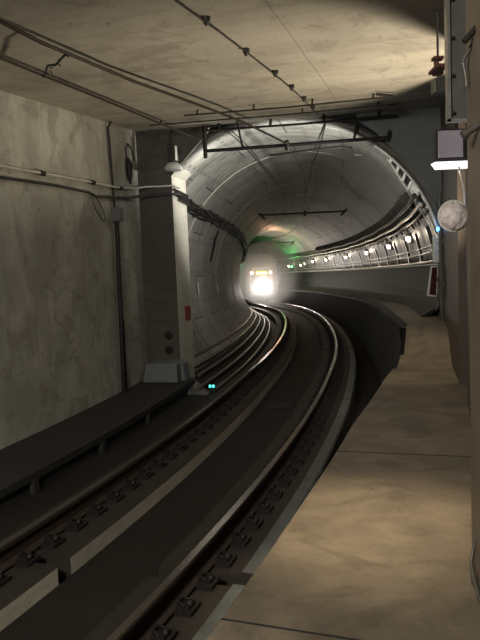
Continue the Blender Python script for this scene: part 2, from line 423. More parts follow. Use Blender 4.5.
# plinths
gaps = [(-4, 2.12), (2.3, 8.2), (8.24, 15.0), (15.12, 24), (24.12, 34), (34.1, 50)]
nm = ['nearest, in the lower left corner', 'second from the viewer, with the long face coloured pale as if lit', 'third from the viewer, beside the pier base',
      'fourth from the viewer, where the bend begins', 'fifth from the viewer, inside the bend', 'farthest, in front of the train']
for (a, b), w in zip(gaps, nm):
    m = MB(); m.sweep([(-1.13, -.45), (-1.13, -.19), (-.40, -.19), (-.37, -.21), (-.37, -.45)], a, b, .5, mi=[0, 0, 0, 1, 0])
    tag(m.build('track_plinth', [M['plinth'], M['plinth_lit_face']]), 'concrete plinth under the left rail, '+w, 'track plinth', 'plinths under the left rail')
nm = ['nearest, a short block', 'second from the viewer, running beside the platform edge', 'third from the viewer, beside the dark pit',
      'fourth from the viewer, where the rail shines', 'fifth from the viewer, below the ribbed walkway face', 'farthest, in front of the train']
for (a, b), w in zip(gaps, nm):
    m = MB(); m.sweep([(.40, -.45), (.40, -.19), (1.04, -.19), (1.06, -.17), (1.17, -.17), (1.19, -.19), (1.19, -.45)], a, b, .5, mi=[0, 0, 0, 1, 1, 1, 0, 0])
    tag(m.build('track_plinth', [M['plinth'], M['base2']]), 'concrete plinth under the right rail, '+w, 'track plinth', 'plinths under the right rail')
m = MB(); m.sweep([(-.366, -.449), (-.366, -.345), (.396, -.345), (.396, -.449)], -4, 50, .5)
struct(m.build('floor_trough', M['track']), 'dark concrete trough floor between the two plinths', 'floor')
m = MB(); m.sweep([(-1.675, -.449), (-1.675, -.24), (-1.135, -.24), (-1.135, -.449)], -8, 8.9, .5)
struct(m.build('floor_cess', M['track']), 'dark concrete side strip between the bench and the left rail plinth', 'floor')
# drain grate in the trough and pit clutter
m = MB(); m.sweep([(-.15, -.344), (-.15, -.33), (.2, -.33), (.2, -.344)], 8.3, 8.7, .25)
tag(m.build('drain_cover', M['bench'], bevel=.01), 'flat grey drain cover between the rails in the trough', 'drain cover')
m = MB(); m.sweep([(1.45, -.45), (1.45, -.3), (1.8, -.3), (1.8, -.45)], 7.2, 7.9, .35)
tag(m.build('junction_box', M['bench'], bevel=.02), 'low dark junction box in the pit beside the platform edge', 'junction box')
m = MB(); m.tube([P(9.2, 1.85, -.45), P(9.2, 1.85, .1), P(9.25, 1.95, .2)], .04)
tag(m.build('drain_pipe', M['greybox']), 'short upright grey drain pipe in the pit below the platform corner', 'pipe')
# walkway face with vertical ribs
m = MB(); m.sweep(lambda s: [(pedge(s)+.05, -.45), (pedge(s)+.05, wtop(s)+.03), (pedge(s)+.11, wtop(s)+.03), (pedge(s)+.11, -.45)], 8.1, 46, .5)
wf = struct(m.build('wall_walkway_face', M['rib']), 'dark ribbed upright face below the tunnel walkway', 'wall')
ribm = MB(); ribm.box(-.09, .02, -.035, .035, 0, 1); rb = ribm.build('rib', M['rib2'])
i = 0; s = 8.4
while i < 96:
    r_ = rb if i == 0 else rb.copy()
    if i: col.objects.link(r_)
    r_.parent = wf; r_.location = P(s, pedge(s)+.05, -.44); r_.rotation_euler = (0, 0, -fr(s)[2]); r_.scale = (1, 1, wtop(s)+.42)
    s += .41; i += 1
m = MB(); m.sweep(lambda s: [(pedge(s)-.02, wtop(s)-.03), (pedge(s)-.02, wtop(s)+.05), (pedge(s)+.14, wtop(s)+.05), (pedge(s)+.14, wtop(s)-.03)], 8.7, 46, .5)
tag(m.build('walkway_kerb', M['bench'], bevel=.01), 'dark kerb along the edge of the tunnel walkway', 'kerb')

# ---------------------------------------------------------------- right tunnel wall: wainscot, rail, pipes, brackets, lamps
def Rw(z, r=R): return CO+math.sqrt(r*r-(z-CZ)**2)
m = MB(); nzz = [1.0, 1.15, 1.35, 1.55, 1.72, 1.82]
m.sweep(lambda s: [(Rw(max(wtop(s), .3), R-.01)-.30, wtop(s)+.01), (Rw(1.0)-.06, wtop(s)+.16), (Rw(1.2)-.045, 1.3), (Rw(1.8)-.04, 1.84), (Rw(1.8)+.02, 1.84), (Rw(1.2)+.02, 1.2), (Rw(.5)+.03, wtop(s)+.01)], 9.6, 48, .5, smooth=False)
struct(m.build('wall_wainscot', M['wain2']), 'dark glossy panelled lower wall beside the tunnel walkway', 'wall')
m = MB()
def lb(s):
    q = .035*abs(math.sin(PI*(s-9.6)/1.2)); return [(Rw(z)-.015-q, z) for z in (1.84, 2.1, 2.35, 2.6, 2.85, 3.05)]+[(Rw(z)+.03, z) for z in (3.05, 2.6, 2.1, 1.84)]
m.sweep(lb, 9.6, 48, .12, smooth=True)  # dark sheet added over the lining to darken it, bowed for highlights
struct(m.build('wall_lamp_band', M['wains']), 'dark glossy bowed sheet added to darken the lining behind the lamps on the right tunnel wall', 'wall')
hl = thing('handrail', 'long horizontal pipe rail above the dark panels, right tunnel wall', 'handrail', P(9.2, 2.6, 1.88), world=True)
m = MB(); m.tube([P(s, Rw(1.9)-.13, 1.9) for s in np.arange(9.6, 48, .5)], .028, 8); m.build('rail_tube', M['galv'], hl)
m = MB(); m.sweep([(Rw(1.84)-.12, 1.84), (Rw(1.84)-.12, 1.86), (Rw(1.84), 1.86), (Rw(1.84), 1.84)], 9.6, 48, .5); m.build('ledge', M['tray'], hl)
for lab, z, r, mt in (('upper pale pipe along the right tunnel wall above the lamps', 2.86, .035, 'galv'), ('lower pipe along the right tunnel wall just above the lamps', 2.74, .028, 'tray'), ('thick black cable along the right tunnel wall above the two pipes', 3.02, .045, 'cable')):
    m = MB(); m.tube([P(s, Rw(z)-.14+.006*math.sin(s*2.1+z*9), z+.01*math.sin(s*1.3+z)) for s in np.arange(9.6, 50, .4)], r, 8)
    tag(m.build('wall_pipe', M[mt]), lab, 'pipe')
for lab, z, r in (('low thin conduit under the lamps, right tunnel wall', 2.08, .016), ('second thin conduit under the lamps, right tunnel wall', 2.2, .014)):
    m = MB(); m.tube([P(s, Rw(z)-.08, z) for s in np.arange(9.6, 48, .6)], r, 6)
    tag(m.build('wall_conduit', M['galv']), lab, 'conduit')
# curved bracket fins
def finmesh(a0, a1, d0, d1, wd):
    m = MB(); n = 14; vs = []
    for i in range(n+1):
        a = math.radians(a0+(a1-a0)*i/n); r0 = R-.005; r1 = R-(d0+(d1-d0)*i/n)
        for y in (-wd/2, wd/2):
            vs += [(r0*math.cos(a)-R, y, r0*math.sin(a)), (r1*math.cos(a)-R, y, r1*math.sin(a))]
    fs = []
    for i in range(n):
        b = i*4; c = b+4
        fs += [(b, c, c+1, b+1), (b+1, c+1, c+3, b+3), (b+3, c+3, c+2, b+2), (b+2, c+2, c, b)]
    fs += [(0, 1, 3, 2), (n*4, n*4+2, n*4+3, n*4+1)]
    m.add(vs, fs); return m
fin0 = finmesh(21, 36, .05, .20, .05).build('cable_bracket', M['fin'])
LAMPS = [14.0, 18.6, 24.7, 30.7, 35.9, 39.3, 42.4, 45.3]
for i in range(42):
    s = 11.4+i*.62
    f = fin0 if i == 0 else fin0.copy()
    if i: col.objects.link(f)
    put(f, s, CO+R, CZ)
    tag(f, 'curved steel cable bracket in the row high on the right tunnel wall', 'bracket', 'cable brackets on the right tunnel wall')
post0 = finmesh(4.5, 19, .06, .07, .16).build('wall_post', M['fin'])
for i in range(14):
    s = 11.0+i*2.35
    f = post0 if i == 0 else post0.copy()
    if i: col.objects.link(f)
    put(f, s, CO+R, CZ)
    tag(f, 'upright glossy steel strap between the tunnel lamps', 'wall strap', 'steel straps between the tunnel lamps')
# lamps
def make_lamp():
    t = thing('tunnel_lamp', 'x', 'lamp')
    m = MB(); m.box(-.03, .05, -.11, .11, -.12, .16); m.build('back_plate', M['greybox'], t, bevel=.01)
    m = MB(); m.lathe([(.012, .12), (.07, .11), (.075, .06), (.075, .02)], (-.07, 0, 0), 'z', 14); m.build('hood', M['galv'], t)
    m = MB(); m.lathe([(.0, -.09), (.045, -.07), (.062, -.02), (.055, .03), (0, .045)], (-.07, 0, 0), 'z', 14); m.build('bulb', M['e_tun'], t)
    return t
L0 = make_lamp()
words = ['nearest the platform', 'second from the platform', 'third from the platform', 'fourth from the platform', 'fifth from the platform', 'sixth from the platform', 'seventh from the platform', 'farthest, close to the train']
for i, s in enumerate(LAMPS):
    t = L0 if i == 0 else copy_tree(L0)
    z = 2.5 if i < 6 else 2.35
    put(t, s, Rw(z)-.07, z)
    tag(t, 'small warm wall lamp on the right tunnel wall, '+words[i], 'lamp', 'lamps along the right tunnel wall')
    ld = bpy.data.lights.new('bulb_light', 'POINT'); ld.energy = 5 if i < 5 else 4; ld.color = (1, .83, .62); ld.shadow_soft_size = .05
    lo = bpy.data.objects.new('lamp_light', ld); col.objects.link(lo); lo.location = P(s, Rw(z)-.24, z-.02)

# ---------------------------------------------------------------- left tunnel wall: cable bundle and ducts
def Lw(z, r=R): return CO-math.sqrt(r*r-(z-CZ)**2)
def cz(s): return float(np.interp(s, [8, 9.5, 12, 15, 21, 26, 30, 40], [3.30, 3.30, 3.24, 3.22, 3.15, 2.95, 2.7, 2.4]))
for i, (dz, d, r, lab) in enumerate(((.045, .08, .02, 'topmost black cable of the bundle sweeping round the left tunnel wall'), (0, .12, .022, 'second black cable of the bundle on the left tunnel wall'),
                                     (-.05, .08, .02, 'third black cable of the bundle on the left tunnel wall'), (-.11, .12, .02, 'lowest black cable of the bundle on the left tunnel wall'))):
    m = MB(); pts = [P(9.3+i*.1, -1.84, 3.3+dz), P(10.2, -1.84, 3.26+dz)]+[P(s, Lw(cz(s)+dz)+d+.012*math.sin(s*3+i*2), cz(s)+dz+.018*math.sin(s*2.4+i*1.7)) for s in np.arange(10.9, 42, .4)]
    m.tube(pts, r, 7); tag(m.build('power_cable', M['cable']), lab, 'cable', 'cable bundle on the left tunnel wall')
cb = MB(); cb.box(0, .16, -.02, .02, -.15, -.13); cb.box(0, .025, -.03, .03, -.17, .09); cb.box(0, .15, -.02, .02, .07, .09); cb.box(.14, .155, -.02, .02, -.15, .09)
c0 = cb.build('cable_hanger', M['iron'])
for i in range(24):
    s = 11.2+i*1.05; f = c0 if i == 0 else c0.copy()
    if i: col.objects.link(f)
    put(f, s, Lw(cz(s))+.0, cz(s))
    tag(f, 'small dark hanger clamping the cable bundle to the left tunnel wall', 'hanger', 'hangers of the left cable bundle')
for i, (o_, z_) in enumerate(((-2.16, .12), (-1.98, .0), (-1.80, -.12), (-1.60, -.23), (-1.40, -.34))):
    m = MB(); m.tube([P(s, o_, z_) for s in np.arange(10.28 if o_ < -1.79 else 9.35, 40, .5)], .042, 8)
    tag(m.build('cable_duct', M['tray']), ['highest', 'second highest', 'middle', 'second lowest', 'lowest'][i]+' of the five parallel ducts low on the left tunnel wall', 'duct', 'ducts low on the left tunnel wall')
m = MB(); m.sweep([(-2.4, -.45), (-2.3, .12), (-2.2, .04), (-1.4, -.42), (-1.36, -.45)], 10.26, 40, .5)
struct(m.build('floor_duct_haunch', M['bench']), 'sloping dark concrete haunch behind the low ducts', 'bench')
# small wall marks: conduit and fittings on left tunnel wall
m = MB(); m.tube([P(15.9, Lw(3.0)+.03, 3.0), P(15.9, Lw(2.75)+.04, 2.75), P(16.1, Lw(2.6)+.04, 2.6), P(16.1, Lw(2.2)+.03, 2.2)], .025)
m.box(0, 0, 0, 0, 0, 0) if False else None
tag(m.build('wall_conduit', M['iron']), 'short kinked dark conduit on the left tunnel wall below the cables', 'conduit')
for s, z in ((14.2, 1.5), (17.4, 1.45)):
    m = MB(); m.tube([P(s, Lw(z)+.04, z+.14), P(s+.05, Lw(z-.15)+.04, z-.14)], .018)
    tag(m.build('marker_strip', M['white']), 'short white upright marker on the left tunnel wall, '+('nearer the pier' if s < 15 else 'farther from the pier'), 'marker')

# ---------------------------------------------------------------- left station wall fittings
o1 = -2.5
c = thing('wall_conduit', 'dark upright conduit with a switch box on the pale left wall', 'conduit', P(8.1, -2.46, 0), world=True)
m = MB(); m.tube([P(8.0, -2.46, 2.8), P(7.92, -2.46, 4.05), P(7.9, -2.46, 4.22), P(7.9, -2.40, cz_(7.9))], .02); m.build('upper_pipe', M['iron'], c)
m = MB(); m.tube([P(8.0, -2.44, 2.8), P(7.9, -2.44, .01)], .036); m.build('lower_pipe', M['iron'], c)
m = MB(); m.prism([(-2.5, 2.76), (-2.36, 2.76), (-2.36, 2.98), (-2.5, 2.98)], fnp, 7.92, 8.11); m.build('switch_box', M['greybox'], c, bevel=.01)
m = MB(); m.tube([P(8.1, -2.47, 1.15), P(8.08, -2.47, .02)], .02); m.build('side_pipe', M['iron'], c)
def wz(s): return float(np.interp(s, [-3, 5, 7.5, 9], [3.20, 3.27, 3.30, 3.30]))
pc = thing('wall_pipe', 'long pale pipe crossing the left wall above the switch box', 'pipe', P(5, -2.4, 3.25), world=True)
m = MB(); m.tube([P(s, -2.42, wz(s)) for s in np.arange(-2, 7.3, .5)]+[P(8, -2.42, 3.3), P(8.9, -2.42, 3.36), P(9.15, -2.3, 3.4), P(9.22, -2.05, 3.4), P(9.24, -1.84, 3.4), P(9.5, -1.80, 3.38)], .018, 8); m.build('pipe', M['paleduct'], pc)
for q in (4.2, 5.6, 7.1, 8.2):
    m = MB(); m.tube([P(q-.05, -2.42, wz(q)), P(q+.05, -2.42, wz(q))], .036, 8); m.tube([P(q, -2.5, wz(q)), P(q, -2.42, wz(q))], .015, 6); m.build('clamp', M['iron'], pc)
m = MB(); m.tube([P(s, -2.43, wz(s)-.13-.0*s) for s in np.arange(-2, 6.5, .5)]+[P(7.0, -2.43, 3.14), P(7.2, -2.43, 3.1), P(7.6, -2.43, 3.12), P(8.6, -2.43, 3.18), P(9.1, -2.35, 3.24), P(9.24, -2.05, 3.25), P(9.26, -1.84, 3.26), P(9.6, -1.8, 3.26)], .02, 8)
tag(m.build('wall_cable', M['cable']), 'thin black cable running below the pale pipe on the left wall', 'cable')
def loop(s0, z0, w, h, tilt):
    return [P(s0+w*math.sin(a)+tilt*(1-math.cos(a))*h, -2.44+.02*math.sin(a*.5), z0-h*(1-math.cos(a))) for a in np.linspace(0, 2*PI, 25)]
m = MB(); m.tube(loop(7.1, 3.12, .13, .19, .9), .009, 6)
tag(m.build('cable_loop', M['cable']), 'dark slack cable loop hanging from the wall cable', 'cable')
m = MB(); m.tube(loop(6.95, 3.1, .16, .18, -.2), .005, 6)
tag(m.build('thin_wire_loop', M['greybox']), 'thin faint wire loop hanging beside the dark cable loop', 'wire')
m = MB()
m.tube([P(8.7, -2.47, 3.7), P(8.68, -2.47, 4.0), P(8.78, -2.47, 4.1), P(8.95, -2.47, 4.05), P(9.1, -2.47, 3.85)], .012, 6)
m.tube([P(8.70, -2.45, 3.86), P(8.72, -2.45, 3.74), P(8.74, -2.45, 3.56), P(8.75, -2.45, 3.42)], [.015, .06, .055, .012], 8)
tag(m.build('hanging_lead', M['iron']), 'dark spindle-shaped fitting hanging from a bent lead on the left wall', 'fitting')
# flood lamp on pier
fl = thing('flood_lamp', 'small dome lamp with a dark bracket on the pier corner', 'lamp', P(9.1, -1.78, 3.5), world=True)
c_ = P(9.1, -1.78, 3.66)
m = MB(); m.lathe([(.02, .13), (.09, .11), (.15, .04), (.16, 0), (.13, -.03), (.0, -.05)], c_, 'z', 18); m.build('dome', M['white'], fl)
m = MB(); m.box(c_.x-.08, c_.x+.03, c_.y-.06, c_.y+.08, c_.z+.13, c_.z+.42); m.build('ballast_box', M['iron'], fl, bevel=.01)
m = MB(); m.box(c_.x+.035, c_.x+.09, c_.y-.03, c_.y+.04, c_.z+.14, c_.z+.40); m.build('side_cover', M['galv'], fl, bevel=.01)
m = MB(); m.tube([c_+Vector((-.03, 0, .40)), c_+Vector((-.04, .02, .56)), c_+Vector((.02, .05, cz_(9.1)-c_.z))], .015, 6); m.build('feed_pipe', M['iron'], fl)

# ---------------------------------------------------------------- overhead wires
def wire(pts, r, mt, name, lab, cat, sub=1):
    m = MB(); m.tube([p if isinstance(p, Vector) else P(*p) for p in pts], r, 7); return tag(m.build(name, M[mt]), lab, cat)
PX = None
CAM_H, FPX, PIT, ROL = 2.10, 690.0, -.090, .0412
mw = thing('contact_wire', 'pair of overhead contact wires sagging below the ceiling, with a hanger', 'overhead wire', P(5, -.5, 3.9), world=True)
A = [(-2, -.60, 3.99), (3.0, -.78, 3.99), (4.5, -.64, 3.99), (7.2, -.15, 4.0), (9.1, .2, 3.95), (15, .1, 4.0), (20, -.05, 3.82), (30, .05, 3.9), (40, 0, 3.82), (48, 0, 3.8)]
B = [(-2, -1.35, 3.98), (3.8, -1.33, 3.98), (5.5, -1.26, 3.98), (7.0, -1.22, 4.0), (8.3, -1.2, 4.05), (9.0, -1.2, 4.1)]
def smooth(pts, n=6):
    out = []
    for a, b in zip(pts[:-1], pts[1:]):
        for i in range(n): out.append(P(*[a[k]+(b[k]-a[k])*i/n for k in range(3)]))
    return out+[P(*pts[-1])]
m = MB(); m.tube(smooth(A), .017, 7); m.build('upper_wire', M['wire'], mw)
m = MB(); m.tube(smooth(B), .014, 7); m.build('lower_wire', M['wire'], mw)
m = MB(); hp = [P(3.35, -.76, 3.98), P(3.5, -.95, 3.95), P(3.6, -1.1, 3.98), P(3.9, -1.33, 3.97)]
m.tube(hp, .011, 6)
for i in range(9):
    a = hp[0].lerp(hp[3], i/8.5); m.tube([a, a+Vector((.03*math.cos(i*2), .02*math.sin(i*3), -.03+.02*(i % 3)))], .006, 5)
m.build('hanger', M['iron'], mw)
# ceiling wire with clips
cw = thing('ceiling_wire', 'thin wire with dark clips stretched along the ceiling above the track', 'wire', P(5, .6, 4.1), world=True)
W = [(1.0, .44, 4.12), (3.0, .50, 4.12), (5.5, .67, 4.145), (8.6, .76, 4.30)]
m = MB(); m.tube(smooth(W, 3), .007, 6); m.build('wire', M['iron'], cw)
for q, oo in ((3.5, .535), (4.5, .60), (5.5, .67), (6.4, .695), (7.3, .72), (8.1, .745)):
    c_ = P(q, oo, cz_(q)-.05); m = MB()
    m.lathe([(.038, .05), (.034, .02), (.012, -.022), (0, -.025)], c_, 'z', 10); m.build('clip', M['iron'], cw)
# transverse pipes under ceiling
for (s1, oa, ob, r, z, lab) in ((7.55, -1.1, 1.95, .012, 4.23, 'thin cross wire under the ceiling with a small end flag, farthest from the tunnel mouth'),
                               (8.25, -1.9, 2.0, .010, 4.27, 'thin middle cross wire under the ceiling before the tunnel mouth'),
                               (9.1, -1.15, 2.0, .020, 4.27, 'dark cross pipe right at the ceiling edge over the tunnel mouth')):
    m = MB(); m.tube([P(s1, oa, z), P(s1+.02, (oa+ob)/2, z-.012), P(s1, ob, z)], r, 6)
    for e in np.linspace(oa+.2, ob-.3, 4): m.tube([P(s1, e, z), P(s1, e+.01, cz_(s1))], r*1.3, 6)
    if s1 < 7.7: m.tube([P(s1, ob-.02, z), P(s1-.15, ob-.25, z+.02)], .02, 6)
    tag(m.build('cross_pipe', M['iron']), lab, 'pipe')
# cross bars inside tunnel
def crossbar(s, z, oa, ob, ends, lab, r=.03):
    t = thing('overhead_support_bar', lab, 'support bar', P(s, 0, z), world=True)
    m = MB(); m.tube([P(s, oa, z), P(s, ob, z)], r, 8); m.build('bar', M['iron'], t)
    for e in (oa, ob):
        m = MB()
        if ends == 'T' and e == oa: m.tube([P(s, e, z-.12), P(s, e, z+.42)], r*1.2, 8); m.tube([P(s, e-.2, z+.39), P(s, e+.3, z+.41)], .016, 6)
        else:
            sg = -1 if e == oa else 1
            if ends == 'T': m.tube([P(s, e-.02, z-.04), P(s, e+.02, z+.12)], r*.8, 8)
            else: m.tube([P(s, e-sg*.14, z-.14), P(s, e+sg*.06, z+.06)], r*1.25, 8)
        m.build('end_bracket', M['iron'], t)
    m = MB(); o_ = .2 if s < 10 else .02; m.lathe([(.0, .08), (.03, .08), (.05, .05), (.03, .03), (.055, .0), (.03, -.03), (.05, -.06), (.02, -.09), (0, -.1)], P(s, o_, z), 'z', 10); m.build('insulator', M['iron'], t)
    return t
t = crossbar(9.1, 3.93, -1.2, 1.85, 'T', 'thick dark support bar spanning the tunnel mouth below the ceiling')
m = MB(); m.tube([P(9.1, 1.3, 3.92), P(9.1, 1.34, 4.15), P(9.1, 1.3, 4.36)], .02); m.build('drop_arm', M['iron'], t)
m = MB(); m.tube([P(9.1, -.55, 3.95), P(9.1, -.58, 4.1), P(9.05, -.62, 4.37)], .018); m.build('drop_arm', M['iron'], t)
wire([(9.16, -.1, 3.79), (9.16, .4, 3.82), (9.16, 1.1, 3.85), (9.16, 1.25, 3.82), (9.16, 1.3, 3.71), (9.16, 1.42, 3.70)], .018, 'iron', 'registration_arm', 'bent dark arm just below the support bar in the tunnel mouth', 'arm')
crossbar(20, 3.72, -1.42, 1.30, 'A', 'second support bar deeper in the tunnel crown', .028)
crossbar(39.5, 3.70, -1.4, 1.4, 'A', 'farthest support bar, above the approaching train', .026)
wire(smooth([(9.2, .85, 4.28), (14, .3, 4.3), (20, -.1, 3.9), (30, .1, 4.0)], 5), .011, 'iron', 'feeder_wire', 'thin feeder wire running along the tunnel crown', 'wire')
wire(smooth([(9.0, -.7, 4.2), (13, -.75, 4.22), (20, -.6, 4.25), (30, -.6, 4.22)], 5), .010, 'iron', 'feeder_wire', 'thin wire running left of the crown inside the tunnel', 'wire')

# ---------------------------------------------------------------- pale slotted panel at the right of the arch
sp = thing('slotted_panel', 'pale curved panel with dark slots on the right of the tunnel mouth', 'panel', P(9.0, 2.2, 3.2), world=True)
def arcstrip(a0, a1, s0, s1, r0, r1, n=16):
    m = MB(); vs = []
    f0 = s0 if callable(s0) else (lambda a: s0); f1 = s1 if callable(s1) else (lambda a: s1)
    for i in range(n+1):
        ad = a0+(a1-a0)*i/n; a = math.radians(ad)
        for s, r in ((f0(ad), r0), (f0(ad), r1), (f1(ad), r1), (f1(ad), r0)): vs.append(P(s, CO+r*math.cos(a), CZ+r*math.sin(a)))
    fs = [(i*4+j, i*4+(j+1) % 4, i*4+4+(j+1) % 4, i*4+4+j) for i in range(n) for j in range(4)]+[(0, 1, 2, 3), (n*4+3, n*4+2, n*4+1, n*4)]
    m.add(vs, fs); return m
inner = lambda a: float(np.interp(a, [12, 15, 20, 27, 33, 40, 46, 51], [9.65, 10.0, 10.5, 11.05, 11.05, 10.6, 10.0, 9.55]))
arcstrip(12, 54, 9.40, 9.46, R-.01, R-.035).build('outer_edge', M['palepanel'], sp)
arcstrip(12, 48, lambda a: inner(a)-.17, inner, R-.01, R-.045, 24).build('inner_edge', M['palepanel'], sp)
arcstrip(13, 35, 9.46, lambda a: inner(a)-.17, R-.01, R-.022).build('lower_panel', M['palepanel'], sp)
arcstrip(35, 47, 9.46, lambda a: inner(a)-.17, R-.005, R-.012).build('slot_backing', M['darkslot'], sp)
for a in (35, 38.6, 42.2, 45.8): arcstrip(a, a+1.1, 9.46, lambda a: inner(a)-.17, R-.01, R-.04, 2).build('slot_bar', M['palepanel'], sp)
arcstrip(17, 33, lambda a: .5*(9.46+inner(a))-.04, lambda a: .5*(9.46+inner(a))+.04, R-.02, R-.05).build('panel_ridge', M['palepanel'], sp)

# ---------------------------------------------------------------- right hand platform fittings
cl = thing('column', 'tall brown column at the right edge of the photo', 'column', P(1.5, 2.9, .4), world=True)
h = fr(1.5)[2]
cc = Vector((1.125+.3, 3.19, 0))
def rrect(w, d, r, n=5):
    out = []
    for (sx, sy, a0) in ((1, 1, 0), (-1, 1, 90), (-1, -1, 180), (1, -1, 270)):
        for i in range(n+1):
            a = math.radians(a0+90*i/n); out.append((sx*(w-r)+r*math.cos(a), sy*(d-r)+r*math.sin(a)))
    return out
m = MB(); m.prism(rrect(.3, .24, .07), lambda u, v, w: Vector((cc.x+u, cc.y+v, w)), .4, CEIL); m.build('shaft', M['column'], cl)
m = MB(); m.prism(rrect(.308, .248, .08), lambda u, v, w: Vector((cc.x+u, cc.y+v, w)), .4, .47); m.build('base_trim', M['tray'], cl)
def wp(px, py, Y):   # point seen at (px,py) at distance Y; used once to lay out fittings
    u = px-240; v = 320-py; a = ROL
    u2 = u*math.cos(a)+v*math.sin(a); v2 = -u*math.sin(a)+v*math.cos(a)
    d = Vector((u2, FPX*math.cos(PIT)-v2*math.sin(PIT), FPX*math.sin(PIT)+v2*math.cos(PIT)))/FPX
    return d*(Y/d.y)+Vector((0, 0, CAM_H))
def rr_(v): return Vector((round(v.x, 3), round(v.y, 3), round(v.z, 3)))
m = MB(); m.tube([wp(476, 500, 3.34), wp(474, 545, 3.33), wp(471, 562, 3.3), wp(474, 580, 3.22), wp(481, 605, 3.1)], .008, 6)
tag(m.build('loose_cable', M['tray']), 'thin grey cable running down the foot of the brown column', 'cable')
# ceiling duct box with bolted flange
db = thing('duct_box', 'grey sheet metal duct box with bolted flange hung below the ceiling', 'duct box', P(4.5, 2.8, 3.4), world=True)
a = wp(445.5, 34, 5.12)
bx0, bx1, bz0, bz1 = a.x, a.x+.55, wp(446, 119, 5.0).z, CEIL-.002
m = MB(); m.box(bx0, bx1, 5.08, 5.12, bz0, bz1); m.build('duct_body', M['cabinet'], db, bevel=.008)
m = MB(); m.box(bx0-.008, bx0+.012, 5.05, 5.12, bz0-.01, bz1); m.box(bx0-.008, bx1, 5.05, 5.08, bz0-.015, bz0+.01); m.build('flange', M['galv'], db)
for i in range(5):
    z = bz0+.05+(bz1-bz0-.1)*i/4; m = MB(); m.lathe([(0, .02), (.014, .02), (.016, 0)], (bx0+.035, 5.08, z), 'y', 6); m.build('flange_bolt', M['iron'], db)
# rusty bracket and grey slab left of the duct
m = MB(); y = 5.6
for (x0, y0, x1, y1) in ((434, 56, 444, 58.5), (436.5, 58, 438.3, 72), (435, 70, 444, 73.5)):
    p = wp(x0, y0, y); q = wp(x1, y1, y); m.box(p.x, q.x, y, y+.08, q.z, p.z)
m.box(wp(441, 60, y).x, bx0+.02, 5.4, y+.05, wp(441, 73, y).z, wp(441, 70, y).z)
tag(m.build('rusty_bracket', M['brownmetal']), 'small rust coloured bracket sticking out beside the duct box', 'bracket')
m = MB(); p = wp(431, 78, 6.2); q = wp(446, 92, 6.2); m.box(p.x+.03, q.x+.25, 6.2, 6.32, q.z, p.z)
m.tube([(p.x+.08, 6.26, p.z), (p.x+.08, 6.26, CEIL)], .012, 6); m.tube([(q.x+.1, 6.26, p.z), (q.x+.1, 6.26, CEIL)], .012, 6)
tag(m.build('hanging_tray', M['tray'], bevel=.01), 'short grey tray hung from the ceiling beyond the rusty bracket', 'tray')
# box light
bl = thing('box_light', 'square grey fixture with a bright glowing underside beside the column', 'light fixture', wp(450, 166, 6.0), world=True)
p = wp(436, 129, 6.0); q = wp(466, 161, 6.0); y = 6.0
m = MB(); m.box(p.x+.02, q.x+.1, y+.02, y+.12, q.z, p.z); m.build('housing', M['iron'], bl, bevel=.008)
p2 = wp(438.5, 131, 6.0); q2 = wp(463, 156.5, 6.0)
m = MB(); m.box(p2.x, q2.x, y-.005, y+.021, q2.z, p2.z); o = m.build('side_diffuser', M['poly'], bl)
q3 = wp(466, 167, 6.0); p3 = wp(434.5, 161.5, 6.0)
m = MB(); m.prism([(p3.x, q.z), (q3.x+.1, q.z), (q3.x+.1, q3.z), (p3.x+.035, q3.z)], lambda u, v, w: Vector((u, w, v)), y-.02, y+.12); m.build('lit_diffuser', M['e_fix'], bl)
m = MB(); m.tube([(q.x-.03, y+.15, p.z), (q.x-.03, y+.15, CEIL)], .015, 6); m.build('hanger_rod', M['iron'], bl)
# conduit with end cap in front of column + thin crossing pipe
m = MB(); m.tube([wp(489, 118, 3.2), wp(474, 128, 3.2), wp(465, 134, 3.2)], .016, 8); m.tube([wp(467, 133, 3.2), wp(462.5, 135.5, 3.2)], .022, 8)
tag(m.build('stub_conduit', M['tray']), 'short slanted conduit stub with a rounded cap beside the column', 'conduit')
m = MB(); m.tube([wp(490, 18, 3.3), wp(478, 35, 3.3), wp(465, 57, 3.3), wp(463, 62, 3.3)], .009, 7); m.tube([wp(463, 62, 3.3), wp(466, 78, 3.3), wp(466.5, 86, 3.3)], .006, 7)
tag(m.build('bent_pipe', M['tray']), 'thin bent pipe kinked at the top of the brown column', 'pipe')
m = MB(); m.tube([wp(492, 8, 3.25), wp(476, 28, 3.25), wp(464, 42, 3.25)], .014, 7)
tag(m.build('slanted_pipe', M['iron']), 'dark slanted pipe near the ceiling above the bent pipe', 'pipe')
m = MB(); m.tube([wp(459, 167, 5.9), wp(461, 176, 5.6), wp(464, 190, 5.4), wp(465, 205, 5.3)], .008, 6)
tag(m.build('white_cable', M['white']), 'thin white cable hanging from the box light to the wrapped lamp', 'cable')
# wrapped lamp
wl = thing('wrapped_lamp', 'round lamp wrapped in cloudy plastic on the wall post', 'lamp', wp(453, 216, 5.6), world=True)
c_ = wp(453.5, 216, 5.6)
m = MB(); n1, n2 = 22, 14; vs = []; fs = []
for i in range(n2+1):
    th = PI*i/n2
    for j in range(n1):
        ph = 2*PI*j/n1; rr = .115*(1+.07*math.sin(5*ph+2*th)+.05*math.sin(9*ph-3*th)*math.sin(th))
        vs.append(c_+Vector((rr*math.sin(th)*math.cos(ph), .75*rr*math.sin(th)*math.sin(ph), rr*math.cos(th))))
for i in range(n2):
    for j in range(n1): fs.append((i*n1+j, i*n1+(j+1) % n1, (i+1)*n1+(j+1) % n1, (i+1)*n1+j))
m.add(vs, fs, 0, True); m.build('plastic_wrap', M['plastic'], wl)
m = MB(); m.tube([c_+Vector((.115*1.05*math.cos(a), .0, .115*1.05*math.sin(a))) for a in np.linspace(.5, 5.6, 20)], .010, 6); m.build('rim', M['white'], wl)
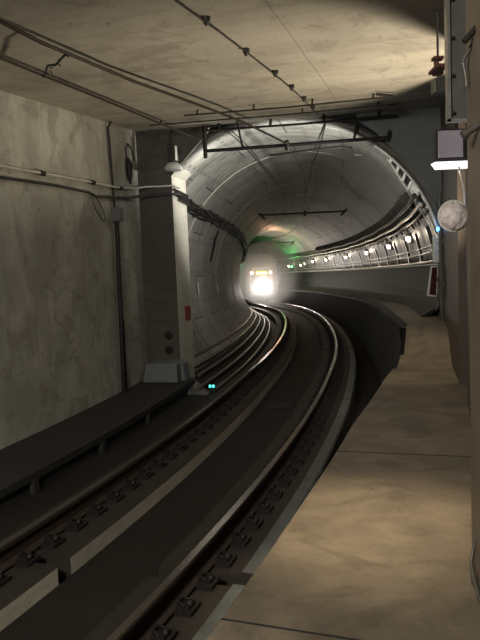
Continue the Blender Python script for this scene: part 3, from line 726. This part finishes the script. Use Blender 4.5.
m = MB(); m.tube([c_+Vector((.06, .02, 0)), c_+Vector((.3, .25, .02))], .03, 8); m.build('mount_arm', M['iron'], wl)
# post at the end of side wall
ps = thing('steel_post', 'upright grey steel post between the side wall and the tunnel', 'post', P(8.5, 2.62, .4), world=True)
m = MB(); a0 = P(9.2, 2.64, 0); m.box(a0.x-.02, a0.x+.09, a0.y-.05, a0.y+.03, .94, 3.0); m.build('post_shaft', M['tray'], ps, bevel=.008)
m = MB()
for z in (2.2, 1.5): m.box(a0.x+.02, a0.x+.12, a0.y-.09, a0.y-.04, z, z+.06)
m.build('hinge', M['galv'], ps)
# blue lamp
bp_ = P(9.3, 2.50, 2.5)
bt = thing('blue_signal', 'tiny glowing blue lamp beside the wrapped lamp', 'lamp', bp_, world=True)
bc = wp(438, 229, bp_.y)
m = MB(); m.lathe([(0, -.035), (.022, -.03), (.032, 0), (.022, .03), (0, .035)], bc, 'z', 12); m.build('lens', M['e_blue'], bt)
m = MB(); m.box(bc.x-.02, bc.x+.25, bc.y+.03, bc.y+.09, bc.z-.03, bc.z+.04); m.build('lamp_mount', M['greybox'], bt)
# pale panel behind post
y = P(9.6, 2.5, 0).y
p = wp(434, 237, y); q = wp(441, 262, y)
m = MB(); m.box(p.x, q.x+.12, y, y+.12, q.z, p.z); tag(m.build('pale_cabinet', M['palepanel'], bevel=.01), 'small pale cabinet below the blue lamp at the tunnel mouth', 'cabinet')
# framed dark red sign, leaning
y = P(9.4, 2.5, 0).y; sg = thing('framed_sign', 'tilted dark red panel in a white frame hanging at the tunnel mouth', 'sign', wp(432, 297, y), world=True)
c4 = [wp(427.5, 296, y), wp(436.5, 297, y), wp(438.5, 265.5, y), wp(431.5, 266, y)]
def quadprism(c4, d0, d1, mb): mb.hexa([c4[0]+Vector((0, d0, 0)), c4[1]+Vector((0, d0, 0)), c4[1]+Vector((0, d1, 0)), c4[0]+Vector((0, d1, 0)), c4[3]+Vector((0, d0, 0)), c4[2]+Vector((0, d0, 0)), c4[2]+Vector((0, d1, 0)), c4[3]+Vector((0, d1, 0))])
m = MB(); quadprism(c4, 0, .05, m); m.build('sign_frame', M['white'], sg)
ce = sum(c4, Vector())/4; c5 = [ce+Vector(((p.x-ce.x)*.72, 0, (p.z-ce.z)*.9)) for p in c4]
m = MB(); quadprism(c5, -.01, .01, m); m.build('sign_face', M['darkred'], sg)
m = MB(); pts = [wp(442, 262, y), wp(438, 266, y), wp(441, 272, y), wp(437, 280, y), wp(441, 287, y), wp(437, 296, y), wp(439, 304, y), wp(436, 310, y)]
m.tube(pts, .018, 6); tag(m.build('hanging_hose', M['tray']), 'tangled grey hose hanging beside the framed sign', 'hose')
# cyan lamp on duct haunch (left)
cp = P(9.0, -1.3, -.44)
ct = thing('cyan_signal', 'tiny cyan marker light on the trackbed near the pier base', 'marker light', cp, world=True)
for dx in (-.03, .03):
    m = MB(); m.lathe([(0, .09), (.016, .085), (.024, .065), (.02, .04), (0, .035)], P(9.0, -1.25+dx, -.17), 'z', 10); m.build('lens', M['e_cyan'], ct)
m = MB(); m.prism([(-1.32, -.449), (-1.18, -.449), (-1.19, -.13), (-1.31, -.13)], fnp, 9.03, 9.08); m.build('stand', M['iron'], ct)

# ---------------------------------------------------------------- train
TS = 43.0
tr = thing('train', 'light rail train with blazing headlamp approaching at the tunnel bend', 'train', P(TS, 0, 0), -fr(TS)[2])
def tp(x, y, z): return (x, y, z)
secs = [(0, .80, .35, 2.35), (.12, 1.02, .30, 2.75), (.5, 1.22, .25, 3.05), (1.2, 1.3, .22, 3.2), (14, 1.3, .22, 3.2)]
def bodysec(w, z0, z1):
    pts = []
    for x, z in ((-w*.94, z0), (-w, z0+.5), (-w, z0+.62*(z1-z0)), (-w*.93, z0+.85*(z1-z0)), (-w*.72, z1-.07), (-w*.3, z1), (w*.3, z1), (w*.72, z1-.07), (w*.93, z0+.85*(z1-z0)), (w, z0+.62*(z1-z0)), (w, z0+.5), (w*.94, z0)): pts.append((x, z))
    return pts
m = MB(); vs = []; k = 12
for y, w, z0, z1 in secs: vs += [(x, y, z) for x, z in bodysec(w, z0, z1)]
fs = [(i*k+j, (i+1)*k+j, (i+1)*k+(j+1) % k, i*k+(j+1) % k) for i in range(len(secs)-1) for j in range(k)]+[tuple(range(k)), tuple(reversed(range(4*k, 5*k)))]
m.add(vs, fs); m.build('car_body', M['bodyw'], tr, bevel=.03)
m = MB(); m.hexa([(-.72, -.035, 1.25), (.72, -.035, 1.25), (.72, .02, 1.25), (-.72, .02, 1.25), (-.6, -.03, 1.8), (.6, -.03, 1.8), (.6, .03, 1.8), (-.6, .03, 1.8)]); m.build('windscreen', M['glass'], tr)
m = MB(); m.box(-.42, .42, -.05, -.01, 1.83, 2.05); ds = m.build('destination_sign', M['glass'], tr)
m = MB()
for x0, x1 in ((-.34, -.2), (-.17, -.06), (-.03, .1), (.13, .2), (.23, .34)): m.box(x0, x1, -.06, -.05, 1.88, 2.0)
m.build('led_letters', M['e_dest'], ds)
for x in (-.62, .62):
    m = MB(); m.lathe([(0, 0), (.07, 0), (.08, -.03)], (x, -.04, 1.95), 'y', 12); m.build('marker_lamp', M['e_amber'], tr)
for x in (-.13, .13):
    m = MB(); m.lathe([(0, .02), (.11, .02), (.13, -.02), (.13, -.08)], (x, -.03, 1.08), 'y', 16); m.build('headlamp', M['e_white'], tr)
m = MB(); m.box(-.9, .9, -.12, .3, .28, .52); m.build('bumper', M['skirt'], tr, bevel=.03)
m = MB(); m.tube([(0, -.35, .45), (0, .1, .45)], .07, 10); m.box(-.1, .1, -.42, -.33, .35, .55); m.build('coupler', M['skirt'], tr)
for y in (1.6, 3.2, 11):
    for x in (-.72, .72):
        m = MB(); m.lathe([(0, -.06), (.30, -.06), (.33, -.03), (.33, .06), (0, .06)], (x, y, .33), 'x', 20); m.build('wheel', M['iron'], tr)
def light(kind, name, loc, energy, color, size=.1, **k):
    ld = bpy.data.lights.new(name, kind); ld.energy = energy; ld.color = color
    if kind == 'AREA': ld.size = size
    else: ld.shadow_soft_size = size
    for a, v in k.items(): setattr(ld, a, v)
    lo = bpy.data.objects.new(name, ld); col.objects.link(lo); lo.location = loc
    return lo
def aim(lo, tgt):
    d = Vector(tgt)-Vector(lo.location); lo.rotation_euler = d.to_track_quat('-Z', 'Y').to_euler()
hb = P(TS-.6, 0, 1.12)
light('POINT', 'headlamp_throw', hb, 85, (1, .86, .79), .12)
s_ = light('SPOT', 'headlamp_beam', P(TS-.3, 0, 1.0), 70, (1, .93, .86), .15, spot_size=math.radians(60), spot_blend=.9); aim(s_, P(28, 0, .3))
# green signals beside the train
for off, s, lab in ((-1.75, 41.5, 'green signal lamp left of the train'), (1.7, 41.5, 'green signal lamp right of the train')):
    t = thing('green_signal', lab, 'signal', P(s, off, 2.2), -fr(s)[2])
    m = MB(); m.box(-.1, .1, 0, .12, -.2, .2); m.build('signal_housing', M['iron'], t, bevel=.01)
    m = MB(); m.lathe([(0, .03), (.06, .02), (.07, 0)], (0, -.005, .05), 'y', 12); m.build('green_lens', M['e_green'], t)
    light('POINT', 'green_glow', P(44.6, off*1.1, 2.75), 22, (.12, 1, .22), .08)
light('POINT', 'amber_glow', P(38.5, .1, 3.7), 60, (1, .5, .3), .1)

# ---------------------------------------------------------------- station lights
# lamp in the side opening, throwing light on the ceiling between the opening's edges
l = light('SPOT', 'alcove_lamp', P(5.88, 3.05, 1.5), 540, (1, .86, .65), .10, spot_size=math.radians(88), spot_blend=.6); aim(l, P(5.8, 0.9, 4.3))
l = light('SPOT', 'far_platform_fill', P(6.6, 2.1, 4.1), 110, (1, .84, .62), .2, spot_size=math.radians(48), spot_blend=1.0); aim(l, P(7.6, 2.2, .4))  # unseen spot added to brighten the far end of the platform
# platform luminaires behind and above the viewpoint
l = light('AREA', 'platform_luminaire', P(-3.2, 1.2, 3.9), 250, (1, .955, .86), .8); aim(l, P(6, -2.5, 1.4))
l = light('SPOT', 'platform_downlight', P(1.8, 2.0, 4.0), 520, (1, .83, .58), .25, spot_size=math.radians(36), spot_blend=1.0); aim(l, P(2.0, 2.05, .4))
l = light('AREA', 'fixture_throw', wp(450, 169, 6.1), 6, (1, .97, .95), .22)
light('POINT', 'flood_throw', P(9.7, -1.2, 3.7), 8, (1, .96, .86), .12)
l = light('SPOT', 'mouth_fill', P(8.9, 1.8, 3.2), 640, (1, .98, .92), .12, spot_size=math.radians(80), spot_blend=.8); aim(l, P(11.8, -1.9, 4.2))  # spot without a fixture, added to brighten the upper left lining
light('POINT', 'slotted_panel_fill', P(10.3, 1.3, 3.2), 7, (1, .98, .95), .08)  # unseen point light added to whiten the slotted panel
light('POINT', 'blue_throw', bc+Vector((-.05, -.08, 0)), .6, (.1, .4, 1), .03)

w = bpy.data.worlds.new('dark'); sc.world = w; w.use_nodes = True
w.node_tree.nodes['Background'].inputs[0].default_value = (.02, .02, .022, 1); w.node_tree.nodes['Background'].inputs[1].default_value = .2

m = MB(); m.sweep([(CO+2.1*math.cos(a), 1.9+2.1*math.sin(a)) for a in np.linspace(0, 2*PI, 17)[:-1]], 9.7, TS-.14, .8)
hz = bpy.data.materials.new('headlamp_glare_haze'); hz.use_nodes = True; nt = hz.node_tree; nt.nodes.clear()
ou = N(nt, 'ShaderNodeOutputMaterial'); vs_ = N(nt, 'ShaderNodeVolumeScatter'); vs_.inputs['Anisotropy'].default_value = .2
tc = N(nt, 'ShaderNodeTexCoord'); dd = N(nt, 'ShaderNodeVectorMath', operation='DISTANCE'); nt.links.new(tc.outputs['Object'], dd.inputs[0]); dd.inputs[1].default_value = tuple(P(TS-.4, 0, 1.1))
mr = N(nt, 'ShaderNodeMapRange', interpolation_type='SMOOTHSTEP'); mr.inputs[1].default_value = 0; mr.inputs[2].default_value = 5; mr.inputs[3].default_value = .30; mr.inputs[4].default_value = .0015  # density peaks at the headlamp, the added haze stands in for glare
nt.links.new(dd.outputs['Value'], mr.inputs[0]); nt.links.new(mr.outputs[0], vs_.inputs['Density'])
nt.links.new(vs_.outputs[0], ou.inputs['Volume'])
tag(m.build('glare_haze', hz), 'haze added in front of the train headlamp to spread its glare', 'haze', kind='stuff')
# ---------------------------------------------------------------- camera
cam = bpy.data.cameras.new('camera'); co = bpy.data.objects.new('camera', cam); col.objects.link(co)
cam.sensor_fit = 'VERTICAL'; cam.sensor_height = 32; cam.lens = FPX/640*32; cam.clip_start = .05; cam.clip_end = 300
co.matrix_world = Matrix.Translation((0, 0, CAM_H)) @ Matrix.Rotation(PI/2+PIT, 4, 'X') @ Matrix.Rotation(-ROL, 4, 'Z')
sc.camera = co
sc.view_settings.view_transform = 'Standard'; sc.view_settings.look = 'None'; sc.view_settings.gamma = 1
sc.view_settings.use_curve_mapping = False; sc.view_settings.exposure = 0.28
for o in list(bpy.data.objects):
    if '_world' in o: del o['_world']
